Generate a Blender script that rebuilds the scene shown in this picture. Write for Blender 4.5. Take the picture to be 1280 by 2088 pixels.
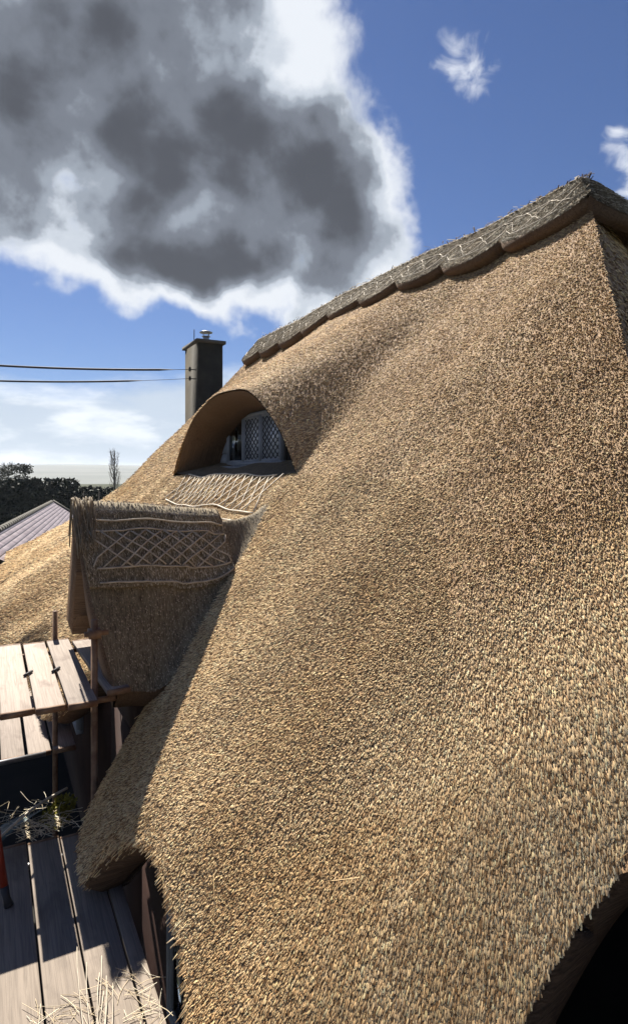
import bpy, math, random
import numpy as np
from mathutils import Vector
R = math.radians
random.seed(7)
rng = np.random.default_rng(11)
for o in list(bpy.data.objects):
    bpy.data.objects.remove(o)
scn = bpy.context.scene

# ------------------------------------------------------------------ camera, light, exposure
E = 4.8                                    # eye height above the ground; shapes below are written relative to the eye
cam_d = bpy.data.cameras.new('camera'); cam = bpy.data.objects.new('camera', cam_d)
scn.collection.objects.link(cam); scn.camera = cam
cam.location = (0, 0, E)
cam.rotation_euler = (R(90), 0, R(-28))
cam_d.sensor_fit = 'VERTICAL'; cam_d.sensor_height = 24; cam_d.sensor_width = 24
cam_d.lens = 24*1244/2088
cam_d.shift_y = -79/2088
cam_d.clip_start = 0.05; cam_d.clip_end = 12000

SUN_EL, SUN_AZ = 48.0, 1.5                # azimuth from +Y towards +X
sx = math.cos(R(SUN_EL))*math.sin(R(SUN_AZ)); sy = math.cos(R(SUN_EL))*math.cos(R(SUN_AZ)); sz = math.sin(R(SUN_EL))
sun_d = bpy.data.lights.new('sun', 'SUN'); sun = bpy.data.objects.new('sun', sun_d)
scn.collection.objects.link(sun)
sun_d.energy = 5.0; sun_d.angle = R(0.5); sun_d.color = (1.0, 0.94, 0.84)
sun.rotation_euler = Vector((sx, sy, sz)).to_track_quat('Z', 'Y').to_euler()
sun.location = (6, 20, 25)
scn.view_settings.view_transform = 'Standard'; scn.view_settings.look = 'None'
scn.view_settings.gamma = 1; scn.view_settings.exposure = 1.32
scn.view_settings.use_curve_mapping = False

# ---- world: Nishita sky with procedural clouds fixed in compass direction
W = bpy.data.worlds.new('World'); scn.world = W; W.use_nodes = True
nt = W.node_tree; nt.nodes.clear()
def N(t, **k):
    n = nt.nodes.new(t)
    for a, b in k.items(): setattr(n, a, b)
    return n
def inp(s, v):
    if isinstance(v, bpy.types.NodeSocket): nt.links.new(v, s)
    elif v is not None: s.default_value = v
def M(op, a, b=None, c=None, clamp=False):
    n = N('ShaderNodeMath', operation=op, use_clamp=clamp)
    for i, v in enumerate((a, b, c)):
        inp(n.inputs[i], v) if v is not None else None
    return n.outputs[0]
def VM(op, a, b=None):
    n = N('ShaderNodeVectorMath', operation=op)
    inp(n.inputs[0], a)
    if b is not None: inp(n.inputs[1], b)
    return n.outputs['Value'] if op in ('LENGTH', 'DOT_PRODUCT') else n.outputs[0]
def SS(v, a, b, lo=0.0, hi=1.0):
    n = N('ShaderNodeMapRange', interpolation_type='SMOOTHSTEP')
    inp(n.inputs['Value'], v); n.inputs['From Min'].default_value = a; n.inputs['From Max'].default_value = b
    n.inputs['To Min'].default_value = lo; n.inputs['To Max'].default_value = hi
    return n.outputs[0]
def MIXC(f, a, b, mode='MIX'):
    n = N('ShaderNodeMix', data_type='RGBA', blend_type=mode)
    inp(n.inputs[0], f); inp(n.inputs[6], a); inp(n.inputs[7], b)
    return n.outputs[2]
def NOISE(vec, scale, detail=5, rough=.55, dist=0.0):
    n = N('ShaderNodeTexNoise'); inp(n.inputs['Vector'], vec)
    n.inputs['Scale'].default_value = scale; n.inputs['Detail'].default_value = detail
    n.inputs['Roughness'].default_value = rough; n.inputs['Distortion'].default_value = dist
    return n.outputs['Fac']
sky = N('ShaderNodeTexSky', sky_type='NISHITA'); sky.sun_disc = False
sky.sun_elevation = R(SUN_EL); sky.sun_rotation = R(SUN_AZ)
sky.air_density = 1.0; sky.dust_density = 0.15; sky.ozone_density = 2.5
tc = N('ShaderNodeTexCoord'); D = tc.outputs['Generated']
sep = N('ShaderNodeSeparateXYZ'); nt.links.new(D, sep.inputs[0])
az = M('MULTIPLY', M('ARCTAN2', sep.outputs[0], sep.outputs[1]), 57.29578)
el = M('MULTIPLY', M('ARCSINE', sep.outputs[2]), 57.29578)
cmb = N('ShaderNodeCombineXYZ'); nt.links.new(az, cmb.inputs[0]); nt.links.new(el, cmb.inputs[1])
AE = cmb.outputs[0]
# large-scale warp so cloud outlines are irregular
wn = N('ShaderNodeTexNoise'); nt.links.new(D, wn.inputs['Vector']); wn.inputs['Scale'].default_value = 7; wn.inputs['Detail'].default_value = 4
warp = VM('MULTIPLY', VM('SUBTRACT', wn.outputs['Color'], (.5, .5, .5)), (11, 9, 0))
AEw = VM('ADD', AE, warp)
def blob(caz, cel, raz, rel, amp):
    d = VM('LENGTH', VM('MULTIPLY', VM('SUBTRACT', AEw, (caz, cel, 0)), (1/raz, 1/rel, 0)))
    return M('MULTIPLY', SS(d, 1.0, 0.0), amp)
def field(bl):
    s = None
    for b in bl:
        v = blob(*b); s = v if s is None else M('ADD', s, v)
    return s
CW = 12.0
CW = 9.2
# big cumulus, backlit
big = field([(6, 30, 26, 13, 1.2), (22, 27, 19, 10, 1.15), (31, 25, 12, 9, .95), (0, 19, 18, 7, .8), (18, 20, 13, 6, .8), (14, 16.5, 15, 6, .7), (26, 16, 14, 5.5, .75),
             (8, 38, 22, 8, 1.0), (27, 36, 12, 7, .8), (34, 19, 9, 6, .6), (-22, 28, 20, 14, 1.2)])
fb = NOISE(D, 7, 10, .60, .15)
fb2 = NOISE(D, 3.4, 4, .5, .2)
fb3 = NOISE(D, 7.5, 7, .52, .1)
vo = N('ShaderNodeTexVoronoi', feature='SMOOTH_F1'); vo.inputs['Scale'].default_value = 15; vo.inputs['Smoothness'].default_value = .6
nt.links.new(VM('ADD', D, VM('MULTIPLY', wn.outputs['Color'], (.12, .12, .12))), vo.inputs['Vector'])
puff_ = M('SUBTRACT', .45, vo.outputs['Distance'])
fbp = M('ADD', fb, M('MULTIPLY', puff_, .16))
Dn = M('ADD', M('SUBTRACT', big, .42), M('MULTIPLY', M('SUBTRACT', fbp, .5), 1.15))
mask1 = SS(Dn, -.05, .30)
lit = field([(17, 19.5, 9, 6, -.5), (25, 36, 13, 7, .6), (6, 42, 22, 7, .8), (37, 27, 6, 8, .45), (2, 15, 22, 4.5, .8), (22, 13.5, 14, 4, .7)])
th = M('ADD', M('ADD', Dn, M('MULTIPLY', M('SUBTRACT', fb2, .5), .9)), M('MULTIPLY', M('SUBTRACT', fb3, .5), 2.0))
th = M('ADD', th, M('MULTIPLY', puff_, .5))
th = M('SUBTRACT', M('ADD', th, .12), lit)
cr = N('ShaderNodeValToRGB'); inp(cr.inputs[0], SS(th, -.1, 1.5)); cr.color_ramp.interpolation = 'EASE'
e_ = cr.color_ramp.elements
e_[0].position = .0; e_[0].color = (.74, .775, .83, 1); e_[1].position = 1.0; e_[1].color = (.075, .082, .10, 1)
for p_, c__ in ((.14, (.55, .60, .67)), (.30, (.31, .35, .41)), (.55, (.17, .19, .23))):
    x_ = e_.new(p_); x_.color = (*c__, 1)
col1 = VM('MULTIPLY', cr.outputs[0], (CW, CW, CW))
# puff on the right, wisp, and low white haze bank
sm = field([(57.5, 24, 7.5, 7, 1.2), (63, 22, 8, 6, 1.1), (42.3, 33.4, 4.6, 3.8, .66), (120, 30, 30, 12, 1.0), (-80, 25, 30, 12, 1.0), (180, 30, 40, 14, 1.0)])
Ds = M('ADD', M('ADD', M('SUBTRACT', sm, .42), M('MULTIPLY', M('SUBTRACT', fb, .5), 1.2)), M('MULTIPLY', M('SUBTRACT', NOISE(D, 20, 5, .5, 1.2), .5), 1.3))
mask2 = SS(Ds, -.05, .55)
lown = NOISE(VM('MULTIPLY', D, (1, 1, 3.0)), 4.5, 7, .55)
low = M('MULTIPLY', SS(M('ADD', el, M('MULTIPLY', M('SUBTRACT', lown, .5), 14)), 11.0, 6.0), 0.93)
skc = MIXC(1.0, sky.outputs[0], (.44, .50, .67, 1), 'MULTIPLY')
c = MIXC(low, skc, MIXC(SS(NOISE(VM('MULTIPLY', D, (1, 1, 3.0)), 6, 6, .55), .42, .62), (.54*CW, .62*CW, .72*CW, 1), (.86*CW, .90*CW, .95*CW, 1)))
c = MIXC(mask2, c, (.72*CW, .76*CW, .84*CW, 1))
c = MIXC(mask1, c, col1)
bg = N('ShaderNodeBackground'); nt.links.new(c, bg.inputs[0]); bg.inputs[1].default_value = 0.05
wo = N('ShaderNodeOutputWorld'); nt.links.new(bg.outputs[0], wo.inputs[0])
scn.cycles.max_bounces = 6

# ------------------------------------------------------------------ helpers
ORG = {}
def tag(o, label=None, cat=None, group=None, kind=None):
    for k, v in (('label', label), ('category', cat), ('group', group), ('kind', kind)):
        if v: o[k] = v
    return o
def empty(name, loc, label, cat, group=None):
    o = bpy.data.objects.new(name, None); scn.collection.objects.link(o)
    o.location = (loc[0], loc[1], loc[2]+E); o.empty_display_size = .2
    ORG[o.name] = np.array([loc[0], loc[1], loc[2]+E], float)
    return tag(o, label, cat, group)
class MB:
    """collects geometry (eye-relative z) and links it as one mesh object"""
    def __init__(s): s.v = []; s.f3 = []; s.f4 = []; s.n = 0; s.c = []; s.uv = []; s.hasc = False; s.hasuv = False
    def add(s, v, quads=None, tris=None, col=None, uv=None):
        v = np.asarray(v, float).reshape(-1, 3); b = s.n
        s.v.append(v); s.n += len(v)
        if quads is not None and len(quads): s.f4.append(np.asarray(quads, int).reshape(-1, 4)+b)
        if tris is not None and len(tris): s.f3.append(np.asarray(tris, int).reshape(-1, 3)+b)
        if col is None: col = np.ones((len(v), 3))*.5
        else: s.hasc = True
        s.c.append(np.broadcast_to(np.asarray(col, float), (len(v), 3)))
        if uv is None: uv = v[:, :2]
        else: s.hasuv = True
        s.uv.append(np.asarray(uv, float).reshape(-1, 2))
        return s
    def grid(s, G, flip=False, col=None, uv=None):
        r, c_ = G.shape[:2]; i = np.arange((r)*(c_)).reshape(r, c_)
        q = np.stack([i[:-1, :-1], i[1:, :-1], i[1:, 1:], i[:-1, 1:]], -1).reshape(-1, 4)
        if flip: q = q[:, ::-1]
        return s.add(G.reshape(-1, 3), q, col=col, uv=None if uv is None else uv.reshape(-1, 2))
    def box(s, lo, hi, m=None):
        x0, y0, z0 = lo; x1, y1, z1 = hi
        v = np.array([[x, y, z] for z in (z0, z1) for y in (y0, y1) for x in (x0, x1)], float)
        if m is not None: v = m(v)
        return s.add(v, [[0, 2, 3, 1], [4, 5, 7, 6], [0, 1, 5, 4], [2, 6, 7, 3], [0, 4, 6, 2], [1, 3, 7, 5]])
    def tube(s, pts, r, k=8, cap=True):
        pts = np.asarray(pts, float); n = len(pts)
        rr = np.broadcast_to(np.asarray(r, float), (n,))
        t = np.gradient(pts, axis=0); t /= np.linalg.norm(t, axis=1)[:, None]+1e-12
        up = np.array([0, 0, 1.]) if abs(t[0][2]) < .9 else np.array([1., 0, 0])
        a = np.cross(t, up); a /= np.linalg.norm(a, axis=1)[:, None]+1e-12; b = np.cross(a, t)
        ang = np.arange(k)*2*math.pi/k
        G = pts[:, None]+rr[:, None, None]*(np.cos(ang)[None, :, None]*a[:, None]+np.sin(ang)[None, :, None]*b[:, None])
        i = np.arange(n*k).reshape(n, k); j = np.roll(i, -1, axis=1)
        q = np.stack([i[:-1], i[1:], j[1:], j[:-1]], -1).reshape(-1, 4)
        V = G.reshape(-1, 3); tr = []
        if cap:
            V = np.vstack([V, pts[:1], pts[-1:]]); c0 = n*k
            tr = [[c0, i[0][m], j[0][m]] for m in range(k)]+[[c0+1, j[-1][m], i[-1][m]] for m in range(k)]
        return s.add(V, q, tr if cap else None)
    def build(s, name, mat, parent=None, smooth=False, merge=False, bevel=0):
        v = np.vstack(s.v).copy(); v[:, 2] += E
        if parent is not None: org = ORG[parent.name]
        else: org = np.array([(v[:, 0].min()+v[:, 0].max())/2, (v[:, 1].min()+v[:, 1].max())/2, v[:, 2].min()])
        v -= org
        f4 = np.vstack(s.f4) if s.f4 else np.zeros((0, 4), int); f3 = np.vstack(s.f3) if s.f3 else np.zeros((0, 3), int)
        me = bpy.data.meshes.new(name)
        me.vertices.add(len(v)); me.vertices.foreach_set('co', v.astype(np.float32).ravel())
        nl = len(f4)*4+len(f3)*3
        me.loops.add(nl); idx = np.concatenate([f4.ravel(), f3.ravel()]).astype(np.int32)
        me.loops.foreach_set('vertex_index', idx)
        me.polygons.add(len(f4)+len(f3))
        st = np.concatenate([np.arange(len(f4))*4, len(f4)*4+np.arange(len(f3))*3]).astype(np.int32)
        me.polygons.foreach_set('loop_start', st)
        if smooth: me.polygons.foreach_set('use_smooth', np.ones(len(st), bool))
        me.update(calc_edges=True); me.validate()
        if s.hasc:
            a = me.color_attributes.new('tint', 'FLOAT_COLOR', 'POINT')
            c4 = np.ones((len(v), 4), np.float32); c4[:, :3] = np.vstack(s.c); a.data.foreach_set('color', c4.ravel())
        if s.hasuv:
            u = me.uv_layers.new(name='UVMap'); uv = np.vstack(s.uv)
            li = np.empty(len(me.loops), np.int32); me.loops.foreach_get('vertex_index', li)
            u.data.foreach_set('uv', uv[li].astype(np.float32).ravel())
        if merge or bevel:
            import bmesh
            bm = bmesh.new(); bm.from_mesh(me)
            if merge: bmesh.ops.remove_doubles(bm, verts=bm.verts, dist=.002)
            if bevel: bmesh.ops.bevel(bm, geom=bm.edges[:], offset=bevel, segments=2, affect='EDGES', profile=.5)
            bm.to_mesh(me); bm.free()
        me.materials.append(mat)
        o = bpy.data.objects.new(name, me); scn.collection.objects.link(o)
        if parent is not None: o.parent = parent
        else: o.location = org
        ORG[o.name] = org
        return o

# ------------------------------------------------------------------ materials
def mat(name, rough=.8, spec=.3):
    global nt
    m = bpy.data.materials.new(name); m.use_nodes = True; nt = m.node_tree
    b = nt.nodes['Principled BSDF']; b.inputs['Roughness'].default_value = rough
    b.inputs['Specular IOR Level'].default_value = spec
    return m, b
def bump(b, h, dist, strength=1.0):
    n = N('ShaderNodeBump'); inp(n.inputs['Height'], h); n.inputs['Distance'].default_value = dist
    n.inputs['Strength'].default_value = strength; nt.links.new(n.outputs[0], b.inputs['Normal'])
def RAMP(v, stops):
    n = N('ShaderNodeValToRGB'); inp(n.inputs[0], v); e = n.color_ramp.elements
    e[0].position, e[0].color = stops[0][0], (*stops[0][1], 1); e[1].position, e[1].color = stops[-1][0], (*stops[-1][1], 1)
    for p, c_ in stops[1:-1]:
        x = e.new(p); x.color = (*c_, 1)
    return n.outputs[0]
def simple(name, c1, c2, scale=8, rough=.8, bd=0, spec=.3, stretch=(1, 1, 1), metal=0, detail=6):
    m, b = mat(name, rough, spec)
    tc = N('ShaderNodeTexCoord'); v = VM('MULTIPLY', tc.outputs['Object'], stretch)
    f = NOISE(v, scale, detail, .6)
    nt.links.new(RAMP(f, [(.3, c1), (.7, c2)]), b.inputs['Base Color']); b.inputs['Metallic'].default_value = metal
    if bd: bump(b, f, bd)
    return m
def thatch_mat(name, dark, light, tone, us=130, vs=22, bd=.012):
    """reed thatch: fine straws running down the UV v axis, patchy weathering"""
    m, b = mat(name, .82, .25)
    uvn = N('ShaderNodeUVMap'); uvn.uv_map = 'UVMap'
    uv = uvn.outputs[0]
    f = NOISE(VM('MULTIPLY', uv, (us, vs, 1)), 1, 3, .6, .4)
    f2 = NOISE(VM('MULTIPLY', uv, (us*.3, vs*.25, 1)), 1, 3, .6, .3)
    g = M('ADD', M('MULTIPLY', f, .7), M('MULTIPLY', f2, .3))
    base = RAMP(g, [(.36, dark), (.62, light)])
    p = NOISE(VM('MULTIPLY', uv, (1.3, .8, 1)), 1, 4, .6, .5)
    c_ = MIXC(SS(p, .38, .66), base, MIXC(1, base, (*tone, 1), 'MULTIPLY'))
    nt.links.new(c_, b.inputs['Base Color']); bump(b, g, bd)
    return m
def stub_mat(name, tone):
    m, b = mat(name, .75, .15)
    a = N('ShaderNodeAttribute'); a.attribute_name = 'tint'
    uvn = N('ShaderNodeTexCoord')
    p = NOISE(uvn.outputs['Object'], .9, 5, .6, .5)
    c_ = MIXC(SS(p, .38, .66), a.outputs['Color'], MIXC(1, a.outputs['Color'], (*tone, 1), 'MULTIPLY'))
    nt.links.new(c_, b.inputs['Base Color'])
    return m
MT = {}
MT['thatch'] = thatch_mat('reed_thatch', (.10, .063, .033), (.48, .33, .20), (.80, .72, .62))
MT['stub'] = stub_mat('reed_ends', (.78, .71, .62))
MT['oldthatch'] = thatch_mat('ridge_straw', (.07, .052, .032), (.26, .205, .13), (.75, .75, .7), 90, 12)
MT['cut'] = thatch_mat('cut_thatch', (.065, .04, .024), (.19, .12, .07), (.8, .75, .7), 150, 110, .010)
MT['hazel'] = simple('hazel_rods', (.13, .10, .065), (.28, .225, .155), 14, .7)
MT['palehazel'] = simple('weathered_hazel', (.30, .25, .19), (.50, .43, .34), 14, .7)
MT['palerod'] = simple('pale_split_rods', (.42, .36, .28), (.62, .55, .44), 14, .6)
MT['stone'] = simple('dark_render', (.032, .027, .018), (.062, .052, .034), 3, .9, .01)
MT['coping'] = simple('stone_coping', (.08, .075, .06), (.14, .13, .11), 5, .9, .008)
MT['steel'] = simple('galvanised_steel', (.28, .28, .29), (.42, .42, .43), 9, .45, 0, .5, metal=.7)
MT['rust'] = simple('rusty_tube', (.10, .05, .03), (.24, .15, .09), 12, .7, .002)
MT['red'] = simple('red_paint', (.15, .018, .010), (.22, .03, .014), 6, .5)
MT['cable'] = simple('black_cable', (.02, .02, .022), (.035, .035, .04), 5, .6)
MT['wall'] = simple('dark_red_brick', (.020, .010, .008), (.040, .020, .015), 3, .9, .01)
MT['frame'] = simple('grey_painted_wood', (.19, .21, .25), (.27, .29, .33), 10, .6, 0, .3, (1, 1, .3))
MT['lead'] = simple('window_lead', (.03, .03, .033), (.06, .06, .065), 20, .6)
MT['curtain'] = simple('net_curtain', (.70, .72, .76), (.88, .9, .93), 9, .9, .01, .2, (1, 3, .15))
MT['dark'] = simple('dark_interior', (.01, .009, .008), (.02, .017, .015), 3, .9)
MT['apronwood'] = simple('weathered_lead_sheet', (.12, .13, .15), (.2, .21, .24), 5, .6, .004)
MT['strand'] = stub_mat('loose_straw', (.9, .85, .8))
MT['leaf'] = simple('dark_foliage', (.018, .022, .014), (.045, .05, .03), 6, .8)
MT['bark'] = simple('grey_bark', (.10, .085, .07), (.17, .15, .125), 10, .9)
MT['moss'] = simple('yellow_green_leaf', (.12, .11, .01), (.30, .26, .03), 20, .7)
MT['tarp'] = simple('dark_green_sheet', (.006, .022, .022), (.012, .04, .04), 4, .45)
def wood_mat(name, a, b_, c3):
    m, b = mat(name, .75, .25)
    tcn = N('ShaderNodeTexCoord'); v = tcn.outputs['Object']
    rnd = N('ShaderNodeObjectInfo').outputs['Random']
    vv = VM('ADD', v, VM('MULTIPLY', N('ShaderNodeObjectInfo').outputs['Location'], (3, 7, 5)))
    g = NOISE(VM('MULTIPLY', vv, (60, 1.6, 60)), 1, 4, .65, 1.2)
    st = NOISE(VM('MULTIPLY', vv, (5, 2.2, 5)), 1, 4, .55, .4)
    cc = RAMP(g, [(.25, a), (.6, b_)])
    cc = MIXC(SS(st, .52, .75, 0, .75), cc, (*c3, 1))
    br = N('ShaderNodeHueSaturation'); nt.links.new(cc, br.inputs['Color']); nt.links.new(SS(rnd, 0, 1, .78, 1.12), br.inputs['Value'])
    nt.links.new(br.outputs[0], b.inputs['Base Color']); bump(b, g, .002)
    return m
MT['board'] = wood_mat('scaffold_board_wood', (.20, .16, .13), (.34, .28, .235), (.145, .105, .085))
MT['oldboard'] = wood_mat('dirty_board_wood', (.15, .12, .095), (.30, .245, .195), (.10, .075, .06))
def slate_mat():
    m, b = mat('slate_tiles', .5, .5)
    uvn = N('ShaderNodeUVMap'); uvn.uv_map = 'UVMap'
    br = N('ShaderNodeTexBrick'); nt.links.new(uvn.outputs[0], br.inputs['Vector'])
    br.inputs['Scale'].default_value = 1; br.inputs['Brick Width'].default_value = .26; br.inputs['Row Height'].default_value = .16
    br.inputs['Mortar Size'].default_value = .012
    br.inputs['Color1'].default_value = (.20, .155, .165, 1); br.inputs['Color2'].default_value = (.32, .265, .28, 1); br.inputs['Mortar'].default_value = (.07, .06, .065, 1)
    nt.links.new(br.outputs['Color'], b.inputs['Base Color'])
    return m
MT['slate'] = slate_mat()
def glass_mat():
    m, b = mat('window_glass'); nt.nodes.remove(b)
    t = N('ShaderNodeBsdfTransparent'); t.inputs[0].default_value = (.82, .85, .87, 1)
    g = N('ShaderNodeBsdfGlossy'); g.inputs['Roughness'].default_value = .04
    fr = N('ShaderNodeFresnel'); fr.inputs[0].default_value = 1.5
    mx = N('ShaderNodeMixShader'); nt.links.new(fr.outputs[0], mx.inputs[0]); nt.links.new(t.outputs[0], mx.inputs[1]); nt.links.new(g.outputs[0], mx.inputs[2])
    nt.links.new(mx.outputs[0], nt.nodes['Material Output'].inputs[0])
    return m
MT['glass'] = glass_mat()
MT['palepane'] = simple('pale_curtain_pane', (.34, .36, .40), (.62, .65, .70), 9, .18, 0, .6, (1, 3, .4))  # opaque pane; the brightness the shaded curtain lacks is painted into it
def ground_mat():
    m, b = mat('yard_ground', .95, .1)
    tcn = N('ShaderNodeTexCoord'); f = NOISE(tcn.outputs['Object'], .25, 8, .6)
    nt.links.new(RAMP(f, [(.3, (.025, .022, .017)), (.5, (.04, .045, .022)), (.7, (.05, .06, .028))]), b.inputs['Base Color'])
    return m
MT['ground'] = ground_mat()
MT['shaded_yard'] = simple('shade_dark_earth', (.010, .009, .007), (.022, .02, .015), 1.5, .95)  # near-black earth: the shade below the scaffold is put into the colour
MT['hill'] = simple('hazy_hill_grass', (.10, .115, .115), (.16, .17, .16), .01, .95)  # distance haze is mixed into this grass colour

# ------------------------------------------------------------------ setting
def sheet(name, n, size, fz, m, kind='structure'):
    xs = np.linspace(-size, size, n); X, Y = np.meshgrid(xs, xs)
    G = np.stack([X, Y, fz(X, Y)], -1)
    o = MB().grid(G).build(name, m, smooth=True)
    return tag(o, kind=kind)
sheet('ground', 60, 6000, lambda X, Y: -E+0*X, MT['ground'])
tag(MB().grid(np.stack([*np.meshgrid(np.linspace(-14, 12, 30), np.linspace(-6, 34, 40)), np.full((40, 30), -E+.004)], -1)).build('shaded_yard', MT['shaded_yard'], smooth=True), kind='structure')  # dark sheet added over the ground to stand in for shade
# distant low hills
a = np.linspace(R(-60), R(75), 120); G = []
for k, (rr, hh) in enumerate([(260, -E-.5), (600, 0), (1200, 9), (1750, 15), (2100, 17), (2600, -E-1)]):
    h = hh + (6*np.sin(a*5+1)+3*np.sin(a*13))*(0, .1, .5, 1, 1, 0)[k]
    G.append(np.stack([np.sin(a)*rr, np.cos(a)*rr, h], -1))
tag(MB().grid(np.array(G), flip=True).build('hills', MT['hill'], smooth=True), kind='structure')

# ------------------------------------------------------------------ the cottage roof
K = 1.108; AX, AY, AZ = 5.53, 4.32, 2.947          # pitch, ridge axis, near ridge end
YF = 12.7
XARCH, YC, HW, AH = 2.84, 8.05, 2.32, 1.15       # eyebrow dormer
def plane(x): return K*x - 3.18
def flare(x, y): return .45*np.clip(2-x, 0, None)*np.clip((y-7.5)/4.5, 0, 1)
def smax(d, k): return np.where(d > 6*k, d, k*np.log1p(np.exp(np.clip(d/k, -40, 40))))
def hood(x, y):
    q = np.abs((y-YC+.10*np.clip(x-XARCH, 0, 2))/(HW+.16*np.clip(x-XARCH, 0, 2)))
    A = AH*(1-q**2.9)
    t = np.clip((x-XARCH)/.9, 0, 1)
    k = .012 + .22*t*t*(3-2*t)
    d = np.maximum(A, -3) - .50*(x-XARCH) 
    return smax(d, k)
def undul(x, y):
    return .022*np.sin(y*1.1+x*.7)+.02*np.sin(y*2.3-x*1.6+1)+.010*np.sin(y*5.1+x*3.3)+.008*np.sin(x*6.1-y*2.7)
def x_hip(y):
    return np.where(y > AY, AX, np.where(y > 2.35, AX-(AY-y)*1.075, AX-(AY-2.35)*1.075-(2.35-y)*.45))
def x_eave(y):
    b = .51 + .04*np.sin(y*1.7)
    b = b - .40*np.clip((y-7.6)/2.6, 0, 1) - .35*np.clip((y-10)/5, 0, 1)
    b = b + .37*np.sqrt(np.clip(1-np.abs((y-3.30)/.93)**3.0, 0, 1))
    b = b + 1.21*np.clip(1-np.abs((y-.32)/1.02)**24, 0, 1)**.5
    b = b + 1.15*np.exp(-np.abs((y-5.95)/.86)**3.2)
    b = b + .42*np.sqrt(np.clip(1-np.abs((y-9.15)/.6)**2.4, 0, 1))
    return b
ys = np.unique(np.concatenate([np.arange(-1.6, 2.0, .02), np.arange(1.14, 1.36, .007), np.arange(2.0, 11, .03), np.arange(11, YF+.001, .08), [YF]]))
nU, nL = 90, 80
xt, xe = x_hip(ys), x_eave(ys)
xm = np.minimum(XARCH, .5*(xt+xe))
tu = np.linspace(0, 1, nU)[:, None]; tl = np.linspace(0, 1, nL)[:, None]
XU = xt+(xm-xt)*tu; XL = xm+(xe-xm)*tl
def yfar(X):                                      # the far end sweeps outwards low down
    return np.interp(X, [.2, 1.7, 2.6, 4, 5.8], [17.2, 16.0, 14.3, 13.4, 12.7])
def ywarp(X, Y): 
    t = np.clip((Y-10.6)/(YF-10.6), 0, 1)
    return Y + t*(yfar(X)-YF)
YU = ywarp(XU, np.broadcast_to(ys, XU.shape)); YL = ywarp(XL, np.broadcast_to(ys, XL.shape))
def round_ridge(X, Y):
    # gentle rounding under the cap and along the hip
    return 0
def eave_droop(X, Y):
    e = x_eave(Y); d = np.clip(1-(X-e)/.25, 0, 1)
    return -.07*d*d*np.clip((Y-1.4)/.3, 0, 1)
ZU = plane(XU)+hood(XU, YU)+undul(XU, YU)
ZL = plane(XL)+flare(XL, YL)+undul(XL, YL)+eave_droop(XL, np.broadcast_to(ys, XL.shape))
GU = np.stack([XU, YU, ZU], -1); GL = np.stack([XL, YL, ZL], -1)
def uvof(G): return np.stack([G[..., 1], np.cumsum(np.vstack([np.zeros((1, G.shape[1])), np.linalg.norm(np.diff(G, axis=0), axis=2)]), axis=0)], -1)
cottage = empty('thatched_cottage', (5.7, 7.0, -E), 'thatched cottage with scalloped ridge, eyebrow dormer and gabled dormer', 'cottage')
mb = MB(); mb.grid(GU, uv=uvof(GU)); mb.grid(GL, uv=uvof(GL)+np.array([0, 4.3]))
# hip end and back slope
kk = np.linspace(0, 1, 60); yh = AY+(-1.6-AY)*kk; xh = x_hip(yh); zh = plane(xh)
tt = np.linspace(0, 1, 60)
GH = np.stack([xh[:, None]+(2*AX-2*xh[:, None])*tt, np.broadcast_to(yh[:, None], (60, 60))-.0*tt, np.broadcast_to(zh[:, None], (60, 60))+0*tt], -1)
GH[..., 1] += .35*(GH[..., 0]-xh[:, None])
GH[..., 1] -= .12*np.sin(tt*math.pi)*kk[:, None]
mb.grid(GH, flip=True, uv=GH[..., [0, 2]])
yb = np.linspace(0, 1, 40)
top_y = AY+(YF-AY)*yb; bot_y = 1.3+(YF-1.3)*yb
s_ = np.linspace(0, 1, 30)[:, None]
GB = np.stack([AX+(AX-1.0-.2)*s_+0*yb, top_y+(bot_y-top_y)*s_, AZ-K*(AX-1.2)*s_+0*yb], -1)
mb.grid(GB, flip=True, uv=uvof(GB))
roof = mb.build('roof', MT['thatch'], cottage, smooth=True, merge=True)

# eave thickness: cut face and soffit back to the wall
ce = GL[-1]
def eave_face(ce):
    tang = np.gradient(ce, axis=0); tang /= np.linalg.norm(tang, axis=1)[:, None]
    nrm = np.array([.743, 0, -.669]); inw = np.cross(tang, np.array([-.743, 0, .669])); 
    inw /= np.linalg.norm(inw, axis=1)[:, None]
    sgn = np.sign(inw[:, 0]); inw *= sgn[:, None]
    rows = [ce]
    for d, i in ((.06, -.012), (.16, .01), (.27, .05), (.33, .12), (.34, .5)):
        f_ = 1
        rows.append(ce+nrm*d*.9*f_+inw*i+np.array([0, 0, -.0]))
    rows = np.array(rows); return rows
F = eave_face(ce)
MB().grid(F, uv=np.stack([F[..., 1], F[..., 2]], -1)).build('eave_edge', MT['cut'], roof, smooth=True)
# far gable edge
fe = np.vstack([GU[:, -1], GL[1:, -1]])
F2 = np.array([fe, fe+[.1, .02, -.12], fe+[.22, -.1, -.3], fe+[.3, -1.5, -.35]])
MB().grid(F2, flip=True, uv=F2[..., [1, 2]]).build('gable_edge', MT['cut'], roof, smooth=True)

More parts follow.
